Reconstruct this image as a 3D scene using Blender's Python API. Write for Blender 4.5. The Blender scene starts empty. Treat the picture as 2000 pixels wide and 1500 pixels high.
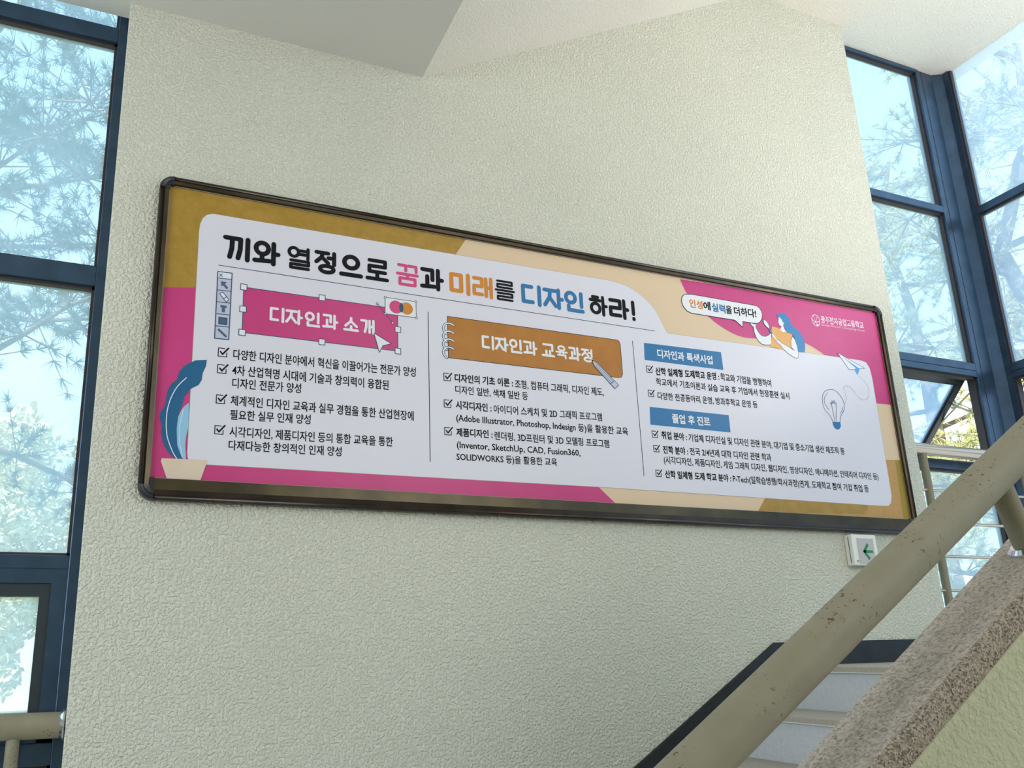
import bpy, bmesh, math, random
from mathutils import Vector, Matrix
from mathutils.geometry import tessellate_polygon
random.seed(7)
S = bpy.context.scene
COL = S.collection

# ------------------------------------------------------------------ camera
F, CX, CY = 1554.2374764376452, 850.66908419, 874.23041411     # focal length and principal point in 2000x1500 pixels
M = Matrix(((0.9313993299609256, -0.36337795990343896, -0.021254326730192053),
            (0.07185964184557489, 0.24080245341993858, -0.9679103110829866),
            (0.35683536823325784, 0.8999836868984643, 0.25039545382151457)))   # rows: camera right, down, forward
cam = bpy.data.cameras.new('camera'); camo = bpy.data.objects.new('camera', cam); COL.objects.link(camo)
camo.matrix_world = Matrix(((M[0][0], -M[1][0], -M[2][0], 0), (M[0][1], -M[1][1], -M[2][1], 0),
                            (M[0][2], -M[1][2], -M[2][2], 0), (0, 0, 0, 1)))
cam.sensor_width = 36; cam.lens = F / 2000 * 36
cam.shift_x = (1000 - CX) / 2000; cam.shift_y = (CY - 750) / 2000
cam.clip_start = .02; cam.clip_end = 400
S.camera = camo

# ------------------------------------------------------------------ world, sun, exposure
W = bpy.data.worlds.new('sky'); S.world = W; W.use_nodes = True
nt = W.node_tree; nt.nodes.clear()
n_out = nt.nodes.new('ShaderNodeOutputWorld'); bg = nt.nodes.new('ShaderNodeBackground')
geo = nt.nodes.new('ShaderNodeTexCoord'); sep = nt.nodes.new('ShaderNodeSeparateXYZ')
ramp = nt.nodes.new('ShaderNodeValToRGB')
nt.links.new(geo.outputs['Generated'], sep.inputs[0]); nt.links.new(sep.outputs[2], ramp.inputs[0])
ramp.color_ramp.elements[0].position = 0.0; ramp.color_ramp.elements[0].color = (.92, .98, 1, 1)
ramp.color_ramp.elements[1].position = 0.75; ramp.color_ramp.elements[1].color = (.42, .74, 1, 1)
e = ramp.color_ramp.elements.new(.25); e.color = (.70, .88, 1, 1)
nt.links.new(ramp.outputs[0], bg.inputs[0]); nt.links.new(bg.outputs[0], n_out.inputs[0])
bg.inputs[1].default_value = 2.1
sun = bpy.data.lights.new('sun', 'SUN'); suno = bpy.data.objects.new('sun', sun); COL.objects.link(suno)
sun.energy = 11.0; sun.angle = .01; sun.color = (1, .95, .86)
suno.rotation_euler = Vector((.45, .75, -.85)).to_track_quat('-Z', 'Y').to_euler()
def area(name, loc, target, sx, sy, power, col):
    l = bpy.data.lights.new(name, 'AREA'); l.shape = 'RECTANGLE'; l.size = sx; l.size_y = sy; l.energy = power; l.color = col
    o = bpy.data.objects.new(name, l); COL.objects.link(o); o.location = loc
    o.rotation_euler = (Vector(target)-Vector(loc)).to_track_quat('-Z', 'Z').to_euler()
area('front_fill', (3.0, -2.5, 2.35), (1.6, 3, .9), 2.6, 1.9, 58, (1, .94, .84))      # fill light added behind the viewer to brighten the room
area('side_fill', (4.97, 1.5, 2.3), (3.4, 1.65, 4.2), 2.6, .9, 46, (1, .95, .90))  # added up-tilted fill, brightens the landing ceiling and upper right wall
area('assumed_left_light', (-3.12, .9, .9), (1.2, 1.9, .7), 2.6, 2.0, 72, (.80, .88, 1))            # added cool lamp, assumed daylight from an unseen opening on the left          
S.view_settings.view_transform = 'Standard'; S.view_settings.look = 'None'
S.view_settings.gamma = 1; S.view_settings.use_curve_mapping = False
S.view_settings.exposure = 0.0
S.cycles.use_denoising = True
S.cycles.max_bounces = 10; S.cycles.diffuse_bounces = 6; S.cycles.transparent_max_bounces = 24
S.cycles.sample_clamp_indirect = 6

# ------------------------------------------------------------------ helpers
def ray(x, y): return M.transposed() @ Vector(((x - CX) / F, (y - CY) / F, 1))
def at(x, y, ax, val):
    r = ray(x, y); return r * (val / r[ax])
def lin(c): return tuple(((v/255)/12.92 if v/255 <= .04045 else ((v/255+.055)/1.055)**2.4) for v in c) + (1,)

def mat(name, rgb, rough=.6, metal=0.0, spec=.5, fn=None):
    m = bpy.data.materials.new(name); m.use_nodes = True
    b = m.node_tree.nodes['Principled BSDF']
    b.inputs['Base Color'].default_value = rgb if len(rgb) == 4 else lin(rgb)
    b.inputs['Roughness'].default_value = rough; b.inputs['Metallic'].default_value = metal
    b.inputs['Specular IOR Level'].default_value = spec
    if fn: fn(m.node_tree, b)
    return m
def N(t, k, **kw):
    n = t.nodes.new(k)
    for a, v in kw.items():
        if hasattr(n, a): setattr(n, a, v)
        else: n.inputs[a.replace('_', ' ')].default_value = v
    return n
def coords(t): return N(t, 'ShaderNodeTexCoord').outputs['Object']
def noise(t, scale, detail=4, rough=.55, vec=None):
    n = N(t, 'ShaderNodeTexNoise'); n.inputs['Scale'].default_value = scale
    n.inputs['Detail'].default_value = detail; n.inputs['Roughness'].default_value = rough
    t.links.new(vec or coords(t), n.inputs['Vector']); return n.outputs['Fac']
def cramp(t, src, stops):
    r = N(t, 'ShaderNodeValToRGB'); cr = r.color_ramp
    cr.elements[0].position, cr.elements[0].color = stops[0][0], stops[0][1]
    cr.elements[1].position, cr.elements[1].color = stops[-1][0], stops[-1][1]
    for p, c in stops[1:-1]: cr.elements.new(p).color = c
    t.links.new(src, r.inputs[0]); return r.outputs[0]
def bump(t, b, h, strength, dist):
    bp = N(t, 'ShaderNodeBump'); bp.inputs['Strength'].default_value = strength; bp.inputs['Distance'].default_value = dist
    t.links.new(h, bp.inputs['Height']); t.links.new(bp.outputs[0], b.inputs['Normal'])

def f_stucco(c1, c2, sc=62, st=.55, dist=.008):
    def fn(t, b):
        n1 = noise(t, sc, 2, .5); v = N(t, 'ShaderNodeTexVoronoi'); v.inputs['Scale'].default_value = sc * .9
        w = N(t, 'ShaderNodeTexNoise'); w.inputs['Scale'].default_value = sc * .5; t.links.new(coords(t), w.inputs['Vector'])
        mx = N(t, 'ShaderNodeMixRGB'); mx.inputs[0].default_value = .025
        t.links.new(coords(t), mx.inputs[1]); t.links.new(w.outputs['Color'], mx.inputs[2]); t.links.new(mx.outputs[0], v.inputs['Vector'])
        cr = cramp(t, n1, [(.42, (0, 0, 0, 1)), (.62, (1, 1, 1, 1))])
        m2 = N(t, 'ShaderNodeMath', operation='ADD'); t.links.new(cr, m2.inputs[0])
        m3 = N(t, 'ShaderNodeMath', operation='MULTIPLY'); m3.inputs[1].default_value = -.5
        t.links.new(v.outputs['Distance'], m3.inputs[0]); t.links.new(m3.outputs[0], m2.inputs[1])
        bump(t, b, m2.outputs[0], st, dist)
        t.links.new(cramp(t, noise(t, 1.1, 3), [(.3, lin(c1)), (.7, lin(c2))]), b.inputs['Base Color'])
    return fn
m_wall = mat('stucco_wall', (222, 221, 200), .85, fn=f_stucco((212, 210, 194), (219, 216, 200), 84, .75, .007))
m_ceil = mat('stucco_ceiling', (228, 220, 208), .9, fn=f_stucco((224, 216, 203), (230, 222, 210), 90, .35, .005))
m_soff = mat('plain_ceiling', (206, 203, 194), .9, fn=f_stucco((202, 199, 190), (208, 205, 196), 140, .12, .003))
m_par = mat('parapet_plaster', (206, 205, 172), .85, fn=f_stucco((184, 182, 152), (192, 190, 158), 120, .4, .004))

def f_blue(t, b):
    t.links.new(cramp(t, noise(t, 9, 5), [(.3, lin((52, 70, 90))), (.75, lin((66, 88, 112)))]), b.inputs['Base Color'])
m_frame = mat('blue_grey_aluminium', (66, 92, 118), .30, .5, fn=f_blue)
m_seal = mat('dark_window_gasket', (52, 44, 46), .5)
m_sash = mat('dark_sash_aluminium', (52, 60, 66), .35, .2)
m_chrome = mat('polished_steel', (225, 228, 232), .12, 1)
m_steel = mat('brushed_steel', (206, 184, 164), .28, .6)

def f_pipe(t, b):
    sp = cramp(t, noise(t, 140, 3, .7), [(.605, (0, 0, 0, 1)), (.63, (1, 1, 1, 1))])
    gate = cramp(t, noise(t, 11, 2), [(.46, (0, 0, 0, 1)), (.62, (1, 1, 1, 1))])
    mm = N(t, 'ShaderNodeMath', operation='MULTIPLY'); t.links.new(sp, mm.inputs[0]); t.links.new(gate, mm.inputs[1])
    mx = N(t, 'ShaderNodeMixRGB'); t.links.new(mm.outputs[0], mx.inputs[0])
    t.links.new(cramp(t, noise(t, 14, 4), [(.3, lin((130, 123, 100))), (.7, lin((142, 134, 112)))]), mx.inputs[1])
    mx.inputs[2].default_value = lin((78, 62, 42)); t.links.new(mx.outputs[0], b.inputs['Base Color'])
m_pipe = mat('worn_beige_pipe_paint', (176, 168, 146), .6, .0, fn=f_pipe)

def f_granite(t, b):
    v = N(t, 'ShaderNodeTexVoronoi'); v.inputs['Scale'].default_value = 330; t.links.new(coords(t), v.inputs['Vector'])
    s = N(t, 'ShaderNodeSeparateColor'); t.links.new(v.outputs['Color'], s.inputs[0])
    c = cramp(t, s.outputs[0], [(.0, lin((116, 105, 95))), (.18, lin((158, 146, 134))), (.45, lin((182, 168, 154))), (.8, lin((198, 184, 170))), (1, lin((206, 196, 184)))])
    c2 = cramp(t, noise(t, 160, 5, .75), [(.40, lin((120, 108, 94))), (.56, lin((200, 188, 174)))])
    mx = N(t, 'ShaderNodeMixRGB'); mx.inputs[0].default_value = .45; t.links.new(c, mx.inputs[1]); t.links.new(c2, mx.inputs[2])
    t.links.new(mx.outputs[0], b.inputs['Base Color']); bump(t, b, noise(t, 260, 3, .7), .5, .003)
m_gran = mat('speckled_granite', (160, 146, 132), .7, fn=f_granite)
def f_rgran(t, b):
    v = N(t, 'ShaderNodeTexVoronoi'); v.inputs['Scale'].default_value = 430; t.links.new(coords(t), v.inputs['Vector'])
    s = N(t, 'ShaderNodeSeparateColor'); t.links.new(v.outputs['Color'], s.inputs[0])
    t.links.new(cramp(t, s.outputs[0], [(0, lin((84, 74, 64))), (.3, lin((138, 124, 108))), (.7, lin((168, 154, 136))), (1, lin((182, 170, 152)))]), b.inputs['Base Color'])
    bump(t, b, v.outputs['Distance'], .5, .003)
m_rgran = mat('rough_granite_edge', (120, 106, 88), .85, fn=f_rgran)
def f_tile(t, b):
    t.links.new(cramp(t, noise(t, 60, 6, .7), [(.3, lin((196, 200, 208))), (.7, lin((214, 217, 224)))]), b.inputs['Base Color'])
m_riser = mat('grey_riser_tile', (180, 184, 190), .55, fn=f_tile)
m_tread = mat('beige_tread_stone', (206, 200, 186), .5, fn=lambda t, b: t.links.new(cramp(t, noise(t, 90, 5, .7), [(.3, lin((164, 159, 146))), (.7, lin((186, 180, 166)))]), b.inputs['Base Color']))
m_grout = mat('white_grout', (214, 216, 218), .8)
def f_black(t, b):
    t.links.new(cramp(t, noise(t, 12, 4), [(.35, lin((16, 18, 22))), (.7, lin((24, 34, 40)))]), b.inputs['Base Color'])
m_black = mat('black_skirting_paint', (20, 22, 26), .55, fn=f_black)
def f_brown(t, b):
    t.links.new(cramp(t, noise(t, 7, 4), [(.35, lin((44, 36, 30))), (.7, lin((62, 50, 40)))]), b.inputs['Base Color'])
m_brown = mat('dark_brown_anodised_frame', (52, 42, 36), .25, .45, fn=f_brown)
m_brass = mat('bronze_inner_frame', (96, 84, 56), .3, .6, fn=lambda t, b: t.links.new(cramp(t, noise(t, 5, 4), [(.3, lin((50, 42, 30))), (.7, lin((78, 68, 44)))]), b.inputs['Base Color']))
m_cap = mat('black_corner_plastic', (34, 36, 40), .35)
m_lip = mat('pale_frame_lip', (150, 140, 128), .4)

# print colours
def pm(name, c, fn=None):
    if name not in ('black', 'dark_grey'): c = tuple(v*.96 for v in c)
    return mat('print_' + name, c, .4 if name not in ('black', 'dark_grey') else .7, spec=.4 if name not in ('black', 'dark_grey') else .15, fn=fn)
def f_mottle(a, bb, sc=18):
    def fn(t, b): t.links.new(cramp(t, noise(t, sc, 5, .65), [(.3, lin(a)), (.7, lin(bb))]), b.inputs['Base Color'])
    return fn
P = dict(white=pm('white', (226, 222, 232)), beige=pm('beige', (226, 198, 164)), pink=pm('pink', (214, 62, 132), f_mottle((190, 50, 114), (200, 58, 124), 3)),
         ochre=pm('ochre', (184, 146, 44), f_mottle((152, 120, 32), (176, 136, 60))), tan=pm('tan', (206, 156, 86), f_mottle((180, 136, 70), (192, 146, 86))),
         mustard=pm('mustard', (160, 134, 40)), black=pm('black', (24, 24, 28)), dark=pm('dark_grey', (52, 54, 60)), blue=pm('blue', (28, 112, 166)),
         orange=pm('orange', (214, 132, 30)), brown=pm('banner_orange', (196, 124, 22), f_mottle((164, 102, 12), (180, 116, 24), 10)), navy=pm('navy', (34, 74, 112)),
         sky=pm('sky_blue', (150, 198, 226)), leaf=pm('leaf_blue', (22, 96, 140)), hair=pm('hair_blue', (40, 124, 184)), dress=pm('dress_orange', (232, 168, 84)),
         pale=pm('pale', (236, 234, 238)), tool=pm('tool_grey', (196, 198, 216)), toold=pm('tool_dark', (74, 98, 128)), pot=pm('pot', (226, 204, 182)),
         shade=pm('panel_edge_shade', (176, 160, 140)), pinkt=pm('headline_pink', (214, 66, 128)), logo=pm('logo', (250, 214, 232)), plane=pm('plane_blue', (84, 160, 220)))

def link(o, parent=None):
    COL.objects.link(o)
    if parent is not None: o.parent = parent
    return o
def mesh_obj(name, verts, faces, mats, parent=None, fm=None, smooth=False):
    me = bpy.data.meshes.new(name); me.from_pydata([tuple(v) for v in verts], [], faces)
    for m in (mats if isinstance(mats, (list, tuple)) else [mats]): me.materials.append(m)
    if fm: me.polygons.foreach_set('material_index', fm)
    if smooth: me.polygons.foreach_set('use_smooth', [True] * len(me.polygons))
    me.update()
    return link(bpy.data.objects.new(name, me), parent)
def empty(name, loc=(0, 0, 0), label=None, cat=None, group=None, kind=None):
    o = bpy.data.objects.new(name, None); o.empty_display_size = .1; COL.objects.link(o)
    o.location = loc; bpy.context.view_layer.update(); return tag(o, label, cat, group, kind)
def tag(o, label=None, cat=None, group=None, kind=None):
    for k, v in (('label', label), ('category', cat), ('group', group), ('kind', kind)):
        if v: o[k] = v
    return o
def keep(o, parent):            # parent while keeping the world place of vertices given in world space
    o.parent = parent; o.location = Vector((0, 0, 0)) - parent.matrix_world.translation if parent.parent is None else Vector((0, 0, 0)); return o

class B:                        # collects shapes and builds ONE mesh object
    def __init__(s): s.v, s.f, s.m, s.sm = [], [], [], []
    def add(s, vs, fs, mi=0, sm=False):
        k = len(s.v); s.v += [tuple(v) for v in vs]; s.f += [tuple(i + k for i in f) for f in fs]
        s.m += [mi] * len(fs); s.sm += [sm] * len(fs); return s
    def box(s, x0, x1, y0, y1, z0, z1, mi=0, bev=0):
        if bev > 0:
            bm = bmesh.new(); bmesh.ops.create_cube(bm, size=1)
            for v in bm.verts: v.co = Vector(((x0+x1)/2 + v.co.x*(x1-x0), (y0+y1)/2 + v.co.y*(y1-y0), (z0+z1)/2 + v.co.z*(z1-z0)))
            bmesh.ops.bevel(bm, geom=list(bm.edges), offset=bev, segments=2, affect='EDGES', profile=.5)
            bm.verts.index_update()
            s.add([v.co for v in bm.verts], [[v.index for v in f.verts] for f in bm.faces], mi); bm.free(); return s
        vs = [(x, y, z) for x in (x0, x1) for y in (y0, y1) for z in (z0, z1)]
        return s.add(vs, [(0, 1, 3, 2), (4, 6, 7, 5), (0, 4, 5, 1), (2, 3, 7, 6), (0, 2, 6, 4), (1, 5, 7, 3)], mi)
    def tube(s, a, b, r, n=20, mi=0, r2=None, caps=True):
        a, b = Vector(a), Vector(b); d = (b - a).normalized(); u = d.orthogonal().normalized(); w = d.cross(u)
        r2 = r if r2 is None else r2; vs = []
        for p, rr in ((a, r), (b, r2)):
            for i in range(n):
                t = 2*math.pi*i/n; vs.append(p + (u*math.cos(t) + w*math.sin(t))*rr)
        fs = [(i, (i+1) % n, n+(i+1) % n, n+i) for i in range(n)]; s.add(vs, fs, mi, True)
        if caps: s.add(vs, [tuple(range(n))[::-1], tuple(range(n, 2*n))], mi)
        return s
    def prism(s, pts, axis, a, b, mi=0):       # polygon pts (2D) extruded along axis from a to b
        def P3(p, t):
            l = list(p); l.insert(axis, t); return tuple(l)
        n = len(pts); vs = [P3(p, a) for p in pts] + [P3(p, b) for p in pts]
        s.add(vs, [(i, (i+1) % n, n+(i+1) % n, n+i) for i in range(n)] + [tuple(range(n))[::-1], tuple(range(n, 2*n))], mi); return s
    def build(s, name, mats, parent=None, recalc=True):
        me = bpy.data.meshes.new(name); off = Vector((0, 0, 0))
        if parent is not None:
            p = parent
            while p is not None: off += p.location; p = p.parent
        me.from_pydata([(v[0]-off.x, v[1]-off.y, v[2]-off.z) for v in s.v], [], s.f)
        for m in (mats if isinstance(mats, (list, tuple)) else [mats]): me.materials.append(m)
        me.polygons.foreach_set('material_index', s.m); me.polygons.foreach_set('use_smooth', s.sm)
        if recalc:
            bm = bmesh.new(); bm.from_mesh(me); bmesh.ops.recalc_face_normals(bm, faces=bm.faces); bm.to_mesh(me); bm.free()
        me.update(); return link(bpy.data.objects.new(name, me), parent)
def struct(o): o['kind'] = 'structure'; return o

# ------------------------------------------------------------------ key measures (metres; eye at the origin)
D = 3.0            # board wall
YW = 3.12          # glazing frames
ZL = -.09          # right landing floor
ZF = -1.40         # left floor
H, T, SL = .187, .30, .626
XN = 2.90          # landing nosing

# ------------------------------------------------------------------ shell
w = B(); w.box(-.134, 4.055, D, 3.115, -1.6, 4.1, bev=.006)
struct(w.build('wall_back', m_wall))
c = B(); c.prism([(2.65, -2.6), (2.65, 3.09), (2.85, 3.09), (2.85, -2.6)][0:0] or [(-2.6, 2.65), (3.09, 2.65), (3.09, 2.95), (-2.6, 2.95)], 0, -3.2, 1.164)
struct(c.build('ceiling', m_soff))
c = B(); c.prism([(1.164, 2.65), (3.323, 3.846), (3.323, 4.1), (1.164, 2.95)], 1, -2.6, 3.0)
struct(c.build('ceiling', m_ceil))
c = B(); c.box(3.323, 5.25, -2.6, 3.128, 3.847, 4.1)
struct(c.build('ceiling', m_ceil))
f = B(); f.box(-3.2, .8, -2.6, 3.3, ZF-.2, ZF)
struct(f.build('floor', m_tread))
f = B(); f.box(.8, XN-.02, -2.6, .60, ZF-.2, ZF)
struct(f.build('floor', m_tread))
f = B(); f.box(XN+.02, 5.25, -2.6, 3.3, ZL-.25, ZL)
struct(f.build('floor', m_tread))
w = B(); w.box(-3.3, -3.2, -2.6, 3.3, ZF-.2, -.2).box(-3.3, -3.2, -2.6, -.5, -.2, 3.1).box(-3.3, -3.2, 2.3, 3.3, -.2, 3.1).box(-3.3, -3.2, -.5, 2.3, 2.0, 3.1); struct(w.build('wall_left', m_wall))  # opening left for the assumed window
w = B()
w.box(-3.3, 5.3, -2.7, -2.6, ZF-.2, 1.3); w.box(-3.3, 1.5, -2.7, -2.6, 1.3, 4.1); w.box(4.5, 5.3, -2.7, -2.6, 1.3, 4.1); w.box(1.5, 4.5, -2.7, -2.6, 3.4, 4.1)
struct(w.build('wall_front', m_wall))

# black skirting: sloping along the stair, level along the landing
b = B(); y0, y1 = 2.985, D
def zt(x): return .016 + .597*(x-2.869)
b.prism([(.85, zt(.85)), (2.869, .016), (4.05, .02), (4.05, ZL-.02), (XN, ZL-.02), (.85, zt(.85)-.16)], 1, y0, y1)
struct(b.build('baseboard_back', m_black))

# ------------------------------------------------------------------ stairs
st = empty('stair_flight', (2.0, 2.0, ZF), 'stone steps with grey tiled risers and beige treads, rising to the right landing', 'stairs')
YA, YB = 1.02, 2.985
for k in range(7):
    x = XN - T*k; z = ZL - H*k
    B().box(x-.02, x+(.6 if k == 0 else T)-.002, YA, YB, z-.028, z, bev=.004).box(x-.0205, x-.0195, YA, YB, z-.0275, z-.0235, 1).build('tread', [m_tread, m_grout], st)
    ys = [YA, 1.38, 2.08, 2.78, YB] if k % 2 == 0 else [YA, 1.35, 2.05, 2.75, YB]
    for i in range(4):
        B().box(x, x+.02, ys[i]+.0015, ys[i+1]-.0015, z-H+.001, z-.029).build('riser_tile', m_riser, st)
    B().box(x+.0012, x+T, YA, YB, max(z-H-.25, ZF), z-.03).build('step_core', m_grout, st)

# stair parapet with granite coping, and the hand pipe over it
def zc(x): return SL*x - .627       # coping top
def on_coping(px, py):
    r = ray(px, py); t = -.627/(r.z - SL*r.x); return r*t
YFAR = sum(on_coping(*p).y for p in ((1556, 1500), (1780, 1248), (1912, 1100)))/3
YNEAR = sum(on_coping(*p).y for p in ((1712, 1496), (2000, 1152)))/2
zb = [at(px, py, 1, YNEAR) for px, py in ((1780, 1500), (2000, 1228))]
TH = sum(zc(p.x)-p.z for p in zb)/2
print('coping', YFAR, YNEAR, TH)
par = empty('stair_parapet', (1.2, (YFAR+YNEAR)/2, ZF), 'solid plastered stair parapet with a sloping speckled granite coping in the right foreground', 'parapet')
X0, X1 = -.4, 2.75
g = B(); n = 3; xs = [X0, .42, 1.75, X1]
ch = .006
for i in range(n):
    a, c_ = xs[i]+.001, xs[i+1]-.001
    g = B()
    prof = [(YNEAR, -TH), (YNEAR, -ch), (YNEAR+ch, 0), (YFAR-ch, 0), (YFAR, -ch), (YFAR, -TH)]
    vs = [(a, p[0], zc(a)+p[1]) for p in prof] + [(c_, p[0], zc(c_)+p[1]) for p in prof]; k = len(prof)
    g.add(vs, [(j, (j+1) % k, k+(j+1) % k, k+j) for j in range(k)] + [tuple(range(k))[::-1], tuple(range(k, 2*k))])
    g.m[0] = 1; g.m[1] = 1
    g.build('coping_stone', [m_gran, m_rgran], par)
g = B(); zz = TH-.002
g.prism([(X0, zc(X0)-zz), (X1, zc(X1)-zz), (X1, ZF), (X0, ZF)], 1, YNEAR+.004, YFAR-.01)
g.build('plaster_body', m_par, par)
# ragged plaster bead along the coping's underside
g = B(); x = X0; rr = random.Random(3)
while x < X1-.06:
    x2 = x + rr.uniform(.05, .11); h1 = rr.uniform(.004, .011)
    g.add([(x, YNEAR-.002, zc(x)-TH+.001), (x2, YNEAR-.002, zc(x2)-TH+.001), (x2, YNEAR-.002, zc(x2)-TH-h1), (x, YNEAR-.002, zc(x)-TH-h1),
           (x, YNEAR+.006, zc(x)-TH+.001), (x2, YNEAR+.006, zc(x2)-TH+.001), (x2, YNEAR+.006, zc(x2)-TH-h1-.004), (x, YNEAR+.006, zc(x)-TH-h1-.004)],
          [(0, 1, 2, 3), (3, 2, 6, 7), (0, 3, 7, 4), (1, 5, 6, 2), (0, 4, 5, 1)]); x = x2
g.build('plaster_bead', m_par, par)

hr = empty('stair_handrail', (1.182, .75, zc(1.182)), 'thick worn beige pipe handrail sloping across the lower right above the granite coping', 'handrail')
def zp(x): return .0015 + SL*(x-.791)
B().tube((-.2, .75, zp(-.2)), (2.6, .75, zp(2.6)), .0282, 40).build('pipe', m_pipe, hr)
for k in range(-1, 3):
    fx = 1.182 + k*.72; fx = fx + .02
    if fx < -.1: continue
    p = B().tube((fx-.035, .75, zp(fx-.035)-.01), (fx+.002, .75, zc(fx+.002)-.004), .0158, 24).build('post', m_pipe, hr)
    nrm = Vector((-SL, 0, 1)).normalized(); bs = Vector((fx, .75, zc(fx)))
    B().tube(bs, bs+nrm*.004, .024, 28).tube(bs+nrm*.004, bs+nrm*.009, .024, 28, r2=.018).build('flange', m_chrome, p)

# ------------------------------------------------------------------ windows
def f_glass(m):
    t = m.node_tree; t.nodes.clear()
    o = N(t, 'ShaderNodeOutputMaterial'); tr = N(t, 'ShaderNodeBsdfTransparent'); tr.inputs[0].default_value = (.93, .97, 1, 1)
    gl = N(t, 'ShaderNodeBsdfGlossy'); gl.inputs['Roughness'].default_value = .02
    tl = N(t, 'ShaderNodeBsdfTranslucent'); tl.inputs[0].default_value = (.62, .80, 1, 1)
    lw = N(t, 'ShaderNodeLayerWeight'); lw.inputs[0].default_value = .5
    pw = N(t, 'ShaderNodeMath', operation='POWER'); pw.inputs[1].default_value = 4.0; t.links.new(lw.outputs['Facing'], pw.inputs[0])
    fr = N(t, 'ShaderNodeMath', operation='MULTIPLY_ADD'); fr.inputs[1].default_value = .45; fr.inputs[2].default_value = .03; t.links.new(pw.outputs[0], fr.inputs[0])
    m1 = N(t, 'ShaderNodeMixShader'); m2 = N(t, 'ShaderNodeMixShader')
    d = cramp(t, noise(t, 1.7, 5, .6), [(.3, (.26,)*3+(1,)), (.75, (.44,)*3+(1,))])
    t.links.new(d, m1.inputs[0]); t.links.new(tr.outputs[0], m1.inputs[1]); t.links.new(tl.outputs[0], m1.inputs[2])
    t.links.new(fr.outputs[0], m2.inputs[0]); t.links.new(m1.outputs[0], m2.inputs[1]); t.links.new(gl.outputs[0], m2.inputs[2])
    t.links.new(m2.outputs[0], o.inputs[0])
m_glass = bpy.data.materials.new('dusty_glass'); m_glass.use_nodes = True; f_glass(m_glass)

def bar_x(par, x0, x1, z0, z1, y=YW, d=.07, name='transom', seal=True):
    o = B().box(x0, x1, y, y+d, z0, z1, bev=.003)
    if seal: o.box(x0, x1, y+.018, y+d-.01, z0-.012, z0, 1).box(x0, x1, y+.018, y+d-.01, z1, z1+.010, 1)
    return o.build(name, [m_frame, m_seal], par)
def bar_v(par, x0, x1, z0, z1, y=YW, d=.07, name='mullion'):
    return B().box(x0, x1, y, y+d, z0, z1, bev=.003).box(x0-.011, x0, y+.018, y+d-.01, z0, z1, 1).box(x1, x1+.011, y+.018, y+d-.01, z0, z1, 1).build(name, [m_frame, m_seal], par)
def pane_y(par, x0, x1, z0, z1, y=YW+.04, name='glass_pane'):
    return B().box(x0, x1, y, y+.005, z0, z1).build(name, m_glass, par)

w1 = struct(empty('window_1', (-.15, YW, ZF)))
for i, x in enumerate((-.175, -1.62, -3.08)):
    bar_v(w1, x, x+.065, ZF, 4.1)
levels = [(2.545, 2.615), (1.415, 1.497), (.318, .366), (-.335, -.262), (ZF, ZF+.08)]
cells = [(-1.555, -.175), (-3.015, -1.62)]
for (xa, xb) in cells:
    for z0, z1 in levels: bar_x(w1, xa, xb, z0, z1)
    for (za, zb_) in ((2.615, 4.1), (1.497, 2.545), (.366, 1.415), (ZF+.08, -.335)): pane_y(w1, xa, xb, za, zb_)
    # awning sash: fixed frame then darker sash with its own pane
    B().box(xa, xb, YW+.004, YW+.06, .268, .318).box(xb-.05, xb, YW+.004, YW+.06, -.262, .268).box(xa, xa+.05, YW+.004, YW+.06, -.262, .268).box(xa, xb, YW+.004, YW+.06, -.262, -.225).build('sash_frame', m_frame, w1)
    sf = B(); a0, a1 = xa+.05, xb-.05
    sf.box(a0, a1, YW+.015, YW+.06, .222, .268).box(a1-.036, a1, YW+.015, YW+.06, -.225, .222).box(a0, a0+.036, YW+.015, YW+.06, -.225, .222).box(a0, a1, YW+.015, YW+.06, -.225, -.165)
    so = sf.build('sash', m_sash, w1); pane_y(so, a0+.036, a1-.036, -.165, .222)

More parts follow.
